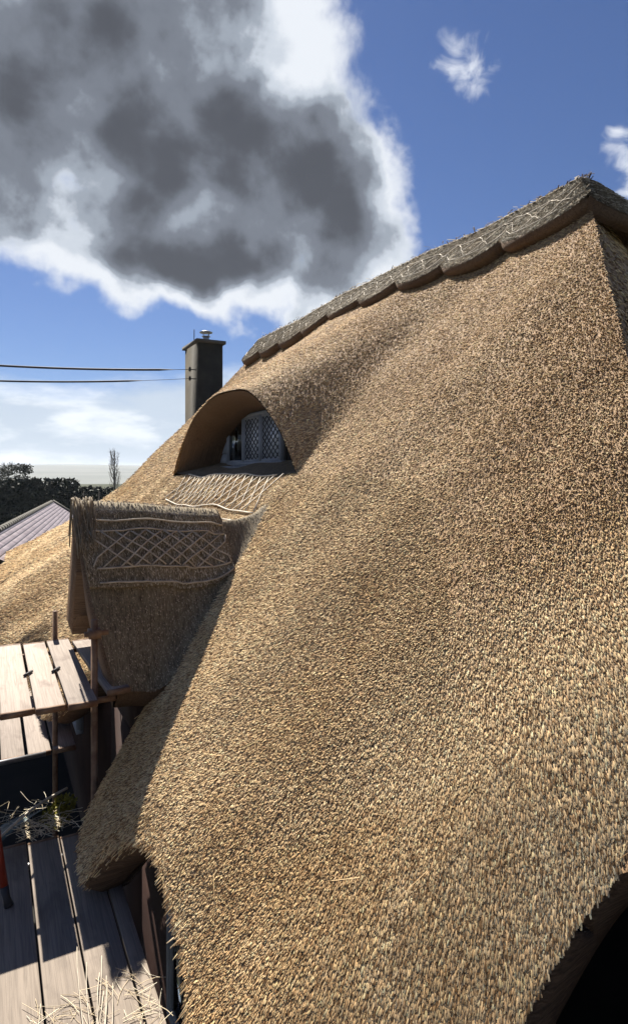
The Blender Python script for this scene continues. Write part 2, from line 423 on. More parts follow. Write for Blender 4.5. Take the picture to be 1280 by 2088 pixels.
# eyebrow reveal: from the arch lip back to the window wall
XW = 3.50
ya = np.linspace(YC-HW*1.0, YC+HW*1.0, 121)
za = plane(XARCH)+hood(np.full_like(ya, XARCH), ya)+undul(XARCH, ya)
rev = []
for t in np.linspace(0, 1, 12):
    sc = 1-.16*t**.8
    zz = plane(XARCH)-.02+(za-plane(XARCH))*(1-.14*t**.7) 
    rev.append(np.stack([XARCH+.0*ya+(XW-XARCH+.12)*t, YC+(ya-YC)*sc+.12*t, zz-.05*(1-abs(2*t-1))-.02*(t > 0)], -1))
rev = np.array(rev)
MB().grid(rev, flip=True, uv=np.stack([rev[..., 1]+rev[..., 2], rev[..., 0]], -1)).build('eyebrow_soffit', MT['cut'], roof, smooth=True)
# floor of the eyebrow
xs_ = np.linspace(XARCH-.02, XW+.1, 20); yy_ = np.linspace(YC-HW, YC+HW, 60)
X, Y = np.meshgrid(xs_, yy_, indexing='ij'); 
def apz(x, y): return plane(XARCH)+undul(XARCH, y)+.30*np.clip(x-XARCH, 0, None)+.004
G = np.stack([X, Y, apz(X, Y)], -1)
MB().grid(G[::-1], uv=np.stack([G[::-1][..., 1], G[::-1][..., 0]], -1)).build('window_apron', MT['oldthatch'], roof, smooth=True)

# ---- reed stubs: real cut straws standing out of the thatch
PAL = np.array([[.84, .64, .375], [.78, .575, .33], [.86, .70, .46], [.30, .185, .09], [.82, .62, .36], [.26, .165, .085], [.82, .63, .38], [.66, .47, .27]])*np.array([1.05, .995, .93])
def sample(G, n, wf):
    P00, P10, P01, P11 = G[:-1, :-1], G[1:, :-1], G[:-1, 1:], G[1:, 1:]
    nn = np.cross(P10-P00, P01-P00); A = np.linalg.norm(nn, axis=-1)
    C = (P00+P11)/2; w = A*wf(C); cw = np.cumsum(w.ravel()); 
    idx = np.searchsorted(cw, rng.random(n)*cw[-1]); i, j = np.unravel_index(idx, A.shape)
    a = rng.random(n)[:, None]; b = rng.random(n)[:, None]
    p = (P00[i, j]*(1-a)+P10[i, j]*a)*(1-b)+(P01[i, j]*(1-a)+P11[i, j]*a)*b
    d = P10[i, j]-P00[i, j]; d /= np.linalg.norm(d, axis=1)[:, None]+1e-12
    nr = nn[i, j]/(A[i, j][:, None]+1e-12); nr *= np.sign(nr[:, 2:3]+1e-9)
    return p, d, nr
def add_stubs(mb, p, d, nr, L, w, lift, jit=.12, pal=PAL, bright=1.0, sink=.006, apex=.36, tone=None):
    n = len(p); sd = np.cross(nr, d)
    d = d+sd*rng.normal(0, jit, n)[:, None]; d /= np.linalg.norm(d, axis=1)[:, None]; sd = np.cross(nr, d)
    L = L[:, None]; w = w[:, None]; lf = lift[:, None]
    r = p-d*L*.6-nr*sink; t = p+d*L*.4+nr*lf
    V = np.stack([r-sd*w*.5, r+sd*w*.5, r+nr*w*apex, t-sd*w*.42-nr*w*.2, t+sd*w*.42-nr*w*.2, t+nr*w*apex*.35], 1)
    b = (np.arange(n)*6)[:, None]
    q = np.vstack([b+[0, 3, 5, 2], b+[2, 5, 4, 1]]); tr = b+[3, 4, 5]
    c_ = np.clip(pal[rng.integers(0, len(pal), n)]*(bright*rng.uniform(.6, 1.15, n))[:, None], 0, .85)
    if tone is not None: c_ = c_*tone
    mb.add(V.reshape(-1, 3), q, tr, col=np.repeat(c_, 6, axis=0))
def splay(p, d, nr):
    t = np.clip((5.2-p[:, 1])/3.4, 0, 1); a_ = R(40)*t*t*(3-2*t)
    a_ = a_*np.clip((4.3-p[:, 0])/2.0, .08, 1)+.10*np.sin(p[:, 1]*1.7+p[:, 0]*2.1)
    sd = np.cross(nr, d); sd *= np.sign(-sd[:, 1:2]+1e-9)
    return d*np.cos(a_)[:, None]+sd*np.sin(a_)[:, None]
mb = MB()
def wf(C):
    d2 = C[..., 0]**2+C[..., 1]**2+C[..., 2]**2
    return 1/np.clip(d2, 3.2, 200)**.9
for G, n in ((GU, 240000), (GL, 500000)):
    p, d, nr = sample(G, n, wf)
    ok = ~((p[:, 1] < 1.24) & (p[:, 0] < 2.0)); p, d, nr = p[ok], d[ok], nr[ok]; n = len(p)
    lowy = p[:, 1] < 1.8; nr[lowy] = (-.743, 0, .669); d[lowy] = (-.669, 0, -.743)
    dist = np.linalg.norm(p, axis=1); d = splay(p, d, nr)
    w = (.0026+.00095*dist)*rng.uniform(.7, 1.3, n); L = w*rng.uniform(1.8, 4.2, n)*(1+4.5*np.clip((3.6-dist)/1.6, 0, 1)**1.3)
    # in broad patches the straws stand prouder
    pr = .6+.5*np.clip(np.sin(p[:, 1]*1.9+np.sin(p[:, 0]*2.3))*np.sin(p[:, 0]*1.7+1.3*np.sin(p[:, 1])), -.6, 1)
    fz = np.clip((p[:, 0]-2.5)/2.2, 0, 1)*np.clip((p[:, 1]-2.6)/2.2, .1, 1)*(.75+.35*np.sin(p[:, 1]*1.3+p[:, 0]*2.1))
    tone = 1-fz[:, None]*np.array([.22, .31, .43])
    add_stubs(mb, p, d, nr, L, w, tone=tone, lift=(1-.45*fz)*w*rng.uniform(.1, 2.0, n)*np.clip(dist/4, .6, 1)+.001)
p, d, nr = sample(GL, 90, wf); n = 90
add_stubs(mb, p+nr*.012, d, nr, rng.uniform(.10, .24, n), rng.uniform(.0025, .004, n), rng.uniform(0, .02, n), jit=1.2, sink=-.004)
hp, hd, hn = sample(GH, 26000, wf)
hn[:, :] = hn*np.sign(-hn[:, 1:2]+1e-9)
add_stubs(mb, hp, hd, hn, rng.uniform(.04, .09, len(hp)), rng.uniform(.009, .016, len(hp)), rng.uniform(.006, .02, len(hp)))
# ragged straw ends along the eave line
i = rng.integers(0, len(ce)-1, 9000); i = i[(ce[i, 1] < 12) & (ce[i, 1] > 1.5)]
p = ce[i]+rng.normal(0, .012, (len(i), 3)); n = len(p)
d = np.tile([-.669, 0, -.743], (n, 1)); nr = np.tile([-.743, 0, .669], (n, 1)); p = p+nr*rng.uniform(-.22, .0, n)[:, None]**3*6
add_stubs(mb, p, d, nr, rng.uniform(.03, .07, n), rng.uniform(.005, .009, n), rng.uniform(-.004, .01, n), jit=.15)
tag(mb.build('reed_ends', MT['stub'], roof))

# ---- ridge cap with scallops
def slabs(mbx, G, N3, th):
    """outer skin offset along N3 plus the skirt round the lower edge and sides"""
    O = G+N3*th
    mbx.grid(O, uv=uvof(O))
    low = np.array([O[-1], O[-1]+(G[-1]-G[-2])*.15-N3[-1]*th*.3, G[-1]-N3[-1]*.05])
    return O, low
ysc = np.concatenate([[3.94, 5.05], np.arange(6.05, 12.95, .97)])
def drop(y):
    k = np.clip(np.searchsorted(ysc, y, side='right')-1, 0, len(ysc)-2)
    f = (y-ysc[k])/(ysc[k+1]-ysc[k])
    return .52+.24*np.clip(1-np.abs(2*f-1)**2.4, 0, 1)**.6
yc_ = np.unique(np.concatenate([np.linspace(a_, b_, 22) for a_, b_ in zip(ysc[:-1], ysc[1:])]))
ytop = np.where(yc_ < 5.05, AY+(yc_-3.94)/1.11*(5.05-AY), yc_)
rows = np.linspace(0, 1, 12)[:, None]
dr = drop(yc_)*rows
Yc = ytop+(yc_-ytop)*rows
Xc = AX-dr*.669; 
Zc = plane(Xc)+hood(Xc, Yc)*.6+undul(Xc, Yc)*.5
GC = np.stack([Xc, Yc, Zc], -1); nC = np.tile([-.743, 0, .669], GC.shape[:2]+(1,))
bulge = (1-rows)**2*.03
cap = MB()
OC = GC+nC*(.15)+np.array([0, 0, 1.])*bulge[..., None]
OC[0, :, 0] = AX
cap.grid(OC, uv=uvof(OC))
low = np.array([OC[-1], OC[-1]+[-.02, 0, -.02], OC[-1]-nC[-1]*.07+[-.03, 0, -.05], GC[-1]-nC[-1]*.04+[.04, 0, .0]])
skirt = MB(); skirt.grid(low, uv=np.stack([low[..., 1], low[..., 2]], -1))
# mirrored back side
OB = OC.copy(); OB[..., 0] = 2*AX-OB[..., 0]; cap.grid(OB, flip=True, uv=uvof(OB))
lb = low.copy(); lb[..., 0] = 2*AX-lb[..., 0]; skirt.grid(lb, flip=True, uv=np.stack([lb[..., 1], lb[..., 2]], -1))
# hip end: down over the top of the hip
cx = np.linspace(-1, 1, 41); rws = np.linspace(0, 1, 10)[:, None]
nearcol = OC[:, 0]                                    # left border
hr = np.linspace(0, 1, 12)
HX = AX+(nearcol[:, 0]-AX)[:, None]*(-cx)
dz = .30*(1-cx**2)**.6
HY = np.repeat(nearcol[:, 1][:, None], 41, 1)-hr[:, None]*dz*.68
HZ = np.repeat(nearcol[:, 2][:, None], 41, 1)-hr[:, None]*dz*.8+.0
OH = np.stack([HX, HY-.03*np.sin((cx+1)/2*math.pi), HZ], -1)
cap.grid(OH[:, ::-1], flip=True, uv=OH[:, ::-1][..., [0, 2]])
lh = np.array([OH[-1], OH[-1]+[0, -.01, -.03], OH[-1]+[0, .03, -.10], OH[-1]+[0, .12, -.10]])
skirt.grid(lh[:, ::-1], flip=True, uv=lh[:, ::-1][..., [0, 2]])
capo = cap.build('ridge_cap', MT['oldthatch'], cottage, smooth=True, merge=True)
skirt.build('scalloped_edge', MT['cut'], capo, smooth=True)
st = MB()
PALR = np.array([[.33, .26, .16], [.24, .185, .11], [.66, .58, .43], [.13, .095, .055], [.18, .135, .08], [.21, .16, .095]])
p, d, nr = sample(OC, 24000, lambda C: 1/np.clip(C[..., 1], 4, 20))
n = len(p)
add_stubs(st, p, d, nr, rng.uniform(.05, .14, n), rng.uniform(.008, .014, n), rng.uniform(.0, .012, n), jit=.35, pal=PALR)
p, d, nr = sample(OH, 3000, lambda C: C[..., 1]*0+1); nr *= np.sign(-nr[:, 1:2])
add_stubs(st, p, d, nr, rng.uniform(.05, .12, len(p)), rng.uniform(.008, .014, len(p)), rng.uniform(.0, .02, len(p)), jit=.4, pal=PALR)
# tufts standing on the ridge line
i = rng.integers(0, len(yc_), 1500); p = OC[0][i]+rng.normal(0, .03, (1500, 3)); n = 1500
add_stubs(st, p, np.tile([0, 1., 0], (n, 1))*np.sign(rng.random(n)-.5)[:, None], np.tile([0, 0, 1.], (n, 1)), rng.uniform(.05, .12, n), rng.uniform(.008, .014, n), rng.uniform(.0, .035, n), jit=.6, pal=PALR)
st.build('ridge_straw', MT['stub'], capo)
rd = MB()
for rr_ in (4, 9):
    rd.tube(OC[rr_, ::3]+nC[rr_, ::3]*.004, .009, 5)
for k in range(0, OC.shape[1]-10, 8):
    for a_, b_ in ((4, 9), (9, 4)):
        r_ = np.round(np.linspace(a_, b_, 6)).astype(int); c__ = np.round(np.linspace(k, k+8, 6)).astype(int)
        rd.tube(OC[r_, c__]+nC[r_, c__]*.006, .006, 4)
rd.build('hazel_ligger', MT['hazel'], capo)

# ---- gabled dormer breaking through the eave
DR, DX0, DZ = 5.87, .70, -.36
PT = 1.75
def dz_ridge(x): return DZ+.03+.05*np.clip((1.6-x)/.9, 0, 1)**1.5-.07*np.clip((x-1.2)/.9, 0, 1)
xs_ = np.linspace(DX0, 2.75, 70)
sN = np.linspace(0, 1, 46)[:, None]
def dormer_side(sign, wdt):
    g = sN*wdt*(1+.0*xs_)
    rnd_ = .10*np.exp(-(g/.10))
    Yg = DR+sign*(g)
    Zg = dz_ridge(xs_)-PT*np.sqrt(g*g+.0036)+.07+.04*np.sin(g*6)-.02
    Xg = np.broadcast_to(xs_, g.shape)+.0*g + (.20 if sign < 0 else 0)*(sN**2)*np.clip(1-(xs_-DX0)/.6, 0, 1)
    # fillet into the main slope
    base = plane(Xg)+undul(Xg, Yg)
    dd = Zg-base
    k = .13; Zg = np.where(dd < .5, base-.03+smax(dd+.0, k), Zg)
    if sign < 0:
        # outboard of the main slope the dormer's eave hangs free
        free = np.clip((1.32-Xg)/.25, 0, 1)
        Zg = Zg*(1-free)+(dz_ridge(xs_)-PT*np.sqrt(g*g+.0036)+.05)*free
    return np.stack([Xg, Yg, Zg], -1)
near = dormer_side(-1, .86); far = dormer_side(1, .66)
uvx = lambda G: np.stack([G[..., 0]+3, uvof(G)[..., 1]], -1)
db = MB(); db.grid(near, uv=uvx(near)); db.grid(far, flip=True, uv=uvx(far))
gd = db.build('gabled_dormer', MT['oldthatch'], cottage, smooth=True, merge=True)
# underside and verge
def thick(Gs, sign):
    m_ = MB(); off0 = np.array([.0, -sign*.22, -.20]) if sign < 0 else np.array([.0, -.30, -.12])
    ed = Gs[:, 0]; off = off0*np.clip(np.linspace(0, 1, len(ed))*2.2-.12, 0, 1)[:, None]; v = np.array([ed, ed+[-.02, 0, -.03], ed+off*.5+[-.015, 0, 0], ed+off, ed+off+[.7, 0, -.05]])
    m_.grid(v, flip=(sign < 0), uv=v[..., [1, 2]])
    lo = Gs[-1, :40]; v = np.array([lo, lo+[0, -sign*.03, -.06], lo+off0*.7+[0, 0, -.03], lo+off0+[0, -sign*.35, .25]])
    m_.grid(v, flip=(sign > 0), uv=v[..., [0, 2]])
    return m_
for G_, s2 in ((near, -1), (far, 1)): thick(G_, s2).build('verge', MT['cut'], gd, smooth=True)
sd_ = MB()
for G_, n in ((near, 16000), (far, 3000)):
    p, d, nr = sample(G_, n, lambda C: C[..., 0]*0+1)
    nr *= np.sign(nr[:, 2:3])
    add_stubs(sd_, p, d, nr, rng.uniform(.02, .045, n), rng.uniform(.005, .008, n), rng.uniform(-.002, .004, n), jit=.25, pal=np.array([[.42, .335, .245], [.35, .27, .19], [.48, .39, .29], [.24, .18, .125]]))
sd_.build('reed_ends', MT['stub'], gd)
# dormer ridge band
r1 = 23
band = near[:r1, :46].copy(); nb = np.array([0, -.868, .496])
fb_ = far[:12, :46].copy()
bo = band+nb*.05; bo[0] = near[0, :46]+[0, 0, .09]; bo[1:4] += np.array([0, 0, .015])
fo = fb_+np.array([0, .868, .496])*.05; fo[0] = bo[0]
bm_ = MB(); bm_.grid(bo, uv=uvx(bo)); bm_.grid(fo, flip=True, uv=uvx(fo))
lo = np.array([bo[-1], bo[-1]+[0, 0, -.012], band[-1]-nb*.02]); bm_.grid(lo, uv=lo[..., [0, 2]])
en = np.array([band[:, 0]-nb*.1, bo[:, 0]]); bm_.grid(en, uv=en[..., [1, 2]])
rb = bm_.build('ridge_band', MT['oldthatch'], gd, smooth=True, merge=True)
bs = MB(); p, d, nr = sample(bo, 7000, lambda C: C[..., 0]*0+1); nr *= np.sign(nr[:, 2:3]); n = len(p)
add_stubs(bs, p, d, nr, rng.uniform(.03, .07, n), rng.uniform(.005, .009, n), rng.uniform(-.002, .005, n), jit=.3, pal=np.array([[.46, .40, .32], [.36, .31, .24], [.56, .50, .41], [.25, .21, .16]]))
bs.build('ridge_straw', MT['stub'], rb)
lg = MB()
def bp(r_, c_):                    # point on the band, r_ 0..r1-1, c_ 0..49 (bilinear)
    i0 = min(int(r_), r1-2); j0 = min(int(c_), 44); a_, b_ = r_-i0, c_-j0
    return (bo[i0, j0]*(1-a_)+bo[i0+1, j0]*a_)*(1-b_)+(bo[i0, j0+1]*(1-a_)+bo[i0+1, j0+1]*a_)*b_
for k, r_ in enumerate((5.2, 8.2, 17.8, 21.4)):
    wob = rng.normal(0, .05, 24)
    lg.tube([bp(r_+wob[q]+.25*math.sin(q*.5+k), c_)+nb*.016 for q, c_ in enumerate(np.linspace(3, 44.5, 24))], .0085, 6)
for q, c_ in enumerate(np.linspace(0, 34, 8)):
    for a_, b_ in ((8.4, 17.6), (17.6, 8.4)):
        j = rng.uniform(-.5, .5)
        lg.tube([bp(a_+(b_-a_)*t, min(44.6, max(2, c_+j+14*t)))+nb*(.018+.006*math.sin(t*3.1)) for t in np.linspace(0, 1, 5)], .0075, 5)
lg.build('hazel_ligger', MT['palehazel'], gd)
# bundle of long straws tied round the gable end of the dormer ridge
vb = MB()
for k in range(150):
    y0 = DR+rng.uniform(-.10, .12); x0 = DX0+rng.uniform(-.05, .13); z0 = dz_ridge(DX0)+.03+rng.uniform(-.04, .04)
    Ls = rng.uniform(.3, .62); side = -1 if rng.random() < .8 else 1
    t = np.linspace(0, 1, 6); g = Ls*.42*t
    pts = np.stack([x0+(.02+rng.uniform(-.03, .05))*t, y0+side*g*1.0-.02, z0-PT*g*rng.uniform(.93, 1.1)-.02*t], -1)
    vb.tube(pts, .0045, 4); 
vb.build('straw_bundle', MT['hazel'], gd)
# dormer wall and window in the gable
gw = MB(); xg = 1.12
v = np.array([[xg, DR-.55, -2.3], [xg, DR+.55, -2.3], [xg, DR+.50, -1.6], [xg, DR, -.75], [xg, DR-.50, -1.6]])
v2 = v+[.3, 0, 0]
gw.add(np.vstack([v, v2]), quads=[[0, 1, 6, 5], [1, 2, 7, 6], [2, 3, 8, 7], [3, 4, 9, 8], [4, 0, 5, 9]], tris=[[0, 2, 1], [0, 4, 2], [4, 3, 2]])
gw.build('gable_wall', MT['wall'], gd)
def window(parent, x, y0, y1, z0, z1, lights, nm='window', curtain=(), face=-1, lattice=()):
    """casement in the plane x=const looking towards -X"""
    f = MB(); w_ = .055
    f.box((x-.05, y0, z0), (x+.04, y1, z0+w_)); f.box((x-.05, y0, z1-w_), (x+.04, y1, z1))
    f.box((x-.052, y0-.001, z0+w_), (x+.04, y0+w_, z1-w_)); f.box((x-.052, y1-w_, z0+w_), (x+.04, y1+.001, z1-w_))
    ed = np.linspace(y0+w_, y1-w_, lights+1)
    for e_ in ed[1:-1]: f.box((x-.053, e_-.035, z0+w_), (x+.038, e_+.035, z1-w_))
    fo_ = f.build(nm, MT['frame'], parent)
    for k in range(lights):
        a_, b_ = ed[k]+(.035 if k else 0), ed[k+1]-(.035 if k < lights-1 else 0)
        c1, c2 = z0+w_, z1-w_
        s3 = MB()
        t_ = .03
        s3.box((x-.044, a_, c1), (x-.012, b_, c1+t_)); s3.box((x-.044, a_, c2-t_), (x-.012, b_, c2))
        s3.box((x-.045, a_, c1+t_), (x-.012, a_+t_, c2-t_)); s3.box((x-.045, b_-t_, c1+t_), (x-.012, b_, c2-t_))
        s3.build('casement', MT['frame'], fo_)
        MB().box((x-.026, a_+t_, c1+t_), (x-.021, b_-t_, c2-t_)).build('pane', MT['palepane' if k in curtain else 'glass'], fo_)
        if k in curtain:
            yy = np.linspace(a_, b_, 60); zz = np.linspace(c1, c2, 3)
            Yv, Zv = np.meshgrid(yy, zz); G_ = np.stack([x+.045+.010*np.sin(Yv*70), Yv, Zv], -1)
            MB().grid(G_).build('curtain', MT['curtain'], fo_, smooth=True)
        if k in lattice:
            l_ = MB(); aa, bb, cc, dd_ = a_+t_, b_-t_, c1+t_, c2-t_
            W_, H_ = bb-aa, dd_-cc; nx = 4; ny = 6; px_, pz_ = W_/nx, H_/ny
            for sgn in (1, -1):
                for m_ in range(-nx-ny, nx+ny+1):
                    # line (y-aa)/px_ - sgn*(z-cc)/pz_ = m_
                    pts = []
                    for yq in (aa, bb):
                        z_ = sgn*((yq-aa)/px_-m_)*pz_+cc
                        if cc-1e-6 <= z_ <= dd_+1e-6: pts.append((yq, z_))
                    for zq in (cc, dd_):
                        y_ = aa+px_*(m_+sgn*(zq-cc)/pz_)
                        if aa < y_ < bb: pts.append((y_, zq))
                    if len(pts) >= 2:
                        l_.tube([(x-.03, *pts[0]), (x-.03, *pts[1])], .0085, 4, False)
            l_.build('lead_lattice', MT['lead'], fo_)
    return fo_

# eyebrow window and its surrounding boards
wz0, wz1 = .12, .90
wy0, wy1 = 7.43, 9.55
wy = np.linspace(YC-HW*.84, YC+HW*.88, 60)
def arch_in(y): return plane(XARCH)+AH*np.clip(1-np.abs((y-YC-.1)/(HW*.88))**2.9, 0, 1)*.89
bw = MB(); zb = plane(XARCH)-.2
top = arch_in(wy)
hole = (wy > wy0) & (wy < wy1)
lo_ = np.full_like(wy, zb)
up_ = np.where(hole, np.minimum(wz0, top), top)
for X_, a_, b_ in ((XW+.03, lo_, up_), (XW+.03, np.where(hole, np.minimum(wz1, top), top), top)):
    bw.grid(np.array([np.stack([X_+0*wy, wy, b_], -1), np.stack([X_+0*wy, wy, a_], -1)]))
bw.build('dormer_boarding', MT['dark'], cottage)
window(cottage, XW, wy0, wy1, wz0, wz1, 3, nm='leaded_window', curtain=(0, 1), lattice=(0, 1))
MB().box((XW-.16, wy0-.25, wz0-.05), (XW+.03, wy1+.45, wz0-.005)).box((XW-.02, wy0-.25, apz(XW, YC)-.06), (XW+.028, wy1+.45, wz0-.05)).build('window_sill', MT['apronwood'], cottage)
bd_ = MB()
for k in range(4): bd_.box((XW-.02-.012*(k % 2), wy1+.03, wz0+.02+k*.19), (XW+.03, YC+HW*.9, wz0+.02+k*.19+.18))
bd_.build('cheek_board', MT['frame'], cottage)
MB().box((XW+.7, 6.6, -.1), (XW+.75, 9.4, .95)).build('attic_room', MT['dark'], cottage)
# lattice of split rods pegged over the apron below the window
al = MB()
def ap(x, y):
    if x >= XARCH: return np.array([x, y, apz(x, y)+.03])
    return np.array([x, y, plane(x)+undul(x, y)+.035])
for x_ in (2.36, 2.46, 2.83): al.tube([ap(x_, y)+[0, 0, .004*math.sin(y*9)] for y in np.linspace(6.0 if x_ < 2.5 else 6.2, 9.6, 26)], .010, 5)
for k in range(15):
    y0 = 6.0+k*.235
    al.tube([ap(2.47+.35*t, y0+.40*t) for t in np.linspace(0, 1, 5)], .009, 4)
    al.tube([ap(2.47+.35*t, y0+.40-.40*t) for t in np.linspace(0, 1, 5)], .009, 4)
al.build('split_rod_lattice', MT['palerod'], cottage)

# walls under the eaves
wl = MB(); wl.box((1.12, -1.0, -E-.05), (1.42, DR-.73, -2.02)); wl.box((1.12, DR-.73, -E-.05), (1.42, DR+.73, -2.32)); wl.box((1.12, DR+.73, -E-.05), (1.42, 16, -2.02))
wl.box((1.42, -1.0, -E-.05), (10.3, -.7, -2.1)); wl.box((10.0, -.7, -E-.05), (10.3, 14.8, -2.1)); wl.box((1.42, 14.2, -E-.05), (10.0, 14.5, -2.1))
wl.box((2.0, -.9, -2.1), (2.06, 1.35, -1.25)); wl.box((1.1, -.9, -2.16), (2.02, 1.35, -2.1))
# gable triangle at the far end
v = np.array([[1.3, 14.2, -2.1], [10.2, 14.2, -2.1], [5.53, 12.5, 2.5]]); v2 = v+[0, .3, 0]
wl.add(np.vstack([v, v2]), quads=[[0, 2, 5, 3], [2, 1, 4, 5]], tris=[[0, 1, 2], [3, 5, 4]])
wl.build('wall', MT['wall'], cottage)
window(cottage, 1.08, 3.0, 4.0, -3.55, -2.5, 2)
window(cottage, 1.98, -.35, .95, -2.05, -1.35, 2)
window(cottage, 1.08, 8.7, 9.6, -3.5, -2.45, 2)

# chimney beyond the gable
CX, CY = 5.17, 16.15
ch = MB(); ch.box((CX-.33, CY-.62, -E), (CX+.33, CY+.62, 3.440)).build('chimney', MT['stone'], cottage)
cho = scn.objects['chimney']
cc_ = MB(); cc_.box((CX-.40, CY-.69, 3.440), (CX+.40, CY+.69, 3.520))
cc_.add([[CX-.40, CY-.69, 3.522], [CX+.40, CY-.69, 3.522], [CX+.40, CY+.69, 3.522], [CX-.40, CY+.69, 3.522], [CX-.2, CY-.4, 3.580], [CX+.2, CY-.4, 3.580], [CX+.2, CY+.4, 3.580], [CX-.2, CY+.4, 3.580]],
        [[0, 1, 5, 4], [1, 2, 6, 5], [2, 3, 7, 6], [3, 0, 4, 7], [4, 5, 6, 7]])
cc_.build('coping', MT['coping'], cho)
fl = MB(); fl.tube([(CX+.04, CY-.1, 3.570), (CX+.04, CY-.1, 3.720)], .085, 14); fl.tube([(CX+.04, CY-.1, 3.720), (CX+.04, CY-.1, 3.725)], .12, 14)
for q in range(4):
    a_ = q*math.pi/2+.4; fl.tube([(CX+.04+.09*math.cos(a_), CY-.1+.09*math.sin(a_), 3.720), (CX+.04+.11*math.cos(a_), CY-.1+.11*math.sin(a_), 3.820)], .010, 5)
fl.tube([(CX+.04, CY-.1, 3.820), (CX+.04, CY-.1, 3.835), (CX+.04, CY-.1, 3.870), (CX+.04, CY-.1, 3.880)], [.17, .18, .10, .02], 18)
fl.build('flue_cowl', MT['steel'], cho)
MB().tube([(CX-.2, CY+.2, 3.520), (CX-.2, CY+.2, 3.950)], .012, 6).build('aerial_rod', MT['cable'], cho)
CZ1, CZ2 = 2.74, 2.50
for z_ in (CZ1, CZ2):
    b_ = MB(); b_.tube([(CX-.33, CY-.4, z_), (CX-.50, CY-.4, z_), (CX-.50, CY-.4, z_+.05)], .014, 6); b_.tube([(CX-.50, CY-.4, z_-.05), (CX-.50, CY-.4, z_+.06)], .03, 8)
    b_.build('cable_bracket', MT['cable'], cho)

# overhead cables and the pole that carries them
PX, PY = -9.5, 22.0
def cable(p0, p1, sag, r, thin, label):
    t = np.linspace(0, 1, 40); p0 = np.array(p0); p1 = np.array(p1)
    pts = p0+(p1-p0)*t[:, None]; pts[:, 2] -= sag*4*t*(1-t)
    rr = np.where(t < thin, r*.25, r)
    o = MB().tube(pts, rr, 6).build('overhead_cable', MT['cable'])
    return tag(o, label, 'cable', 'overhead cables')
cable((CX-.5, CY-.4, CZ1), (PX, PY, 4.1), .45, .030, .05, 'upper of the two black cables running left from the chimney')
cable((CX-.5, CY-.4, CZ2), (PX, PY, 3.5), .5, .026, .08, 'lower of the two black cables running left from the chimney')
cable((3.2, 19.6, -2.2), (PX, 20, -2.3), .15, .022, 0, 'upper dark cable crossing in front of the slate roof')
cable((3.2, 19.3, -2.75), (PX, 19.7, -2.75), .12, .022, 0, 'lower dark cable crossing in front of the slate roof')
up = empty('utility_pole', (PX, PY, -E), 'timber utility pole left of the house carrying the overhead cables', 'pole')
MB().tube([(PX, PY, -E), (PX, PY, 4.4)], [.13, .10], 12).build('shaft', MT['bark'], up)
MB().box((PX-.6, PY-.05, 3.9), (PX+.6, PY+.05, 4.0)).build('crossarm', MT['bark'], up)

# ------------------------------------------------------------------ neighbouring slate-roofed building
sb = empty('slate_roofed_outbuilding', (2.5, 28, -E), 'low outbuilding with purple grey slate roof beyond the thatch', 'building')
A0 = np.array([-.33, 16.1, -1.62]); A1 = np.array([3.2, 38, -1.62]); dv = (A1-A0)/np.linalg.norm(A1-A0); pv = np.array([dv[1], -dv[0], 0])
mbs = MB(); nrow = 13; Lr = np.linalg.norm(A1-A0)
for sgn in (1, -1):
    for k in range(nrow):
        a_, b_ = k*.16, (k+1)*.16+.01
        p = []
        for s3, lift_ in ((a_, .0), (b_, .022)):
            for t_ in (0, 1):
                q = (A0 if t_ == 0 else A1)+pv*sgn*s3*.82+np.array([0, 0, -s3*.57+lift_]); p.append(q)
        p += [p[2]-[0, 0, .03], p[3]-[0, 0, .03]]
        uv = [(0, a_), (Lr, a_), (0, a_+.159), (Lr, a_+.159), (0, a_+.159), (Lr, a_+.159)]
        off = .13*(k % 2); uv = [(u+off, v_) for u, v_ in uv]
        mbs.add(p, [[0, 2, 3, 1], [2, 4, 5, 3]] if sgn > 0 else [[0, 1, 3, 2], [2, 3, 5, 4]], uv=uv)
so = mbs.build('roof', MT['slate'], sb)
rt = MB()
for k in range(48):
    c0 = A0+dv*k*.45; rt.tube([c0+[0, 0, .0], c0+dv*.43], .10, 10)
rt.tube([A1+[0, 0, .02], A1+pv*1.6*.82+[0, 0, -1.6*.57+.02]], .11, 8)
rt.build('ridge_tile', MT['coping'], so)
wbx = MB()
for sgn in (1, -1):
    c0 = A0+pv*sgn*1.6; c1 = A1+pv*sgn*1.6; wbx.add([[*c0[:2], -E], [*c1[:2], -E], [*c1[:2], -2.75], [*c0[:2], -2.75]], [[0, 1, 2, 3]])
for A_ in (A0, A1):
    wbx.add([[*(A_+pv*1.6)[:2], -E], [*(A_-pv*1.6)[:2], -E], [*(A_-pv*1.6)[:2], -2.75], [*A_[:2], -1.7], [*(A_+pv*1.6)[:2], -2.75]], quads=[[0, 1, 2, 4]], tris=[[2, 3, 4]])
wbx.build('wall', MT['wall'], sb)

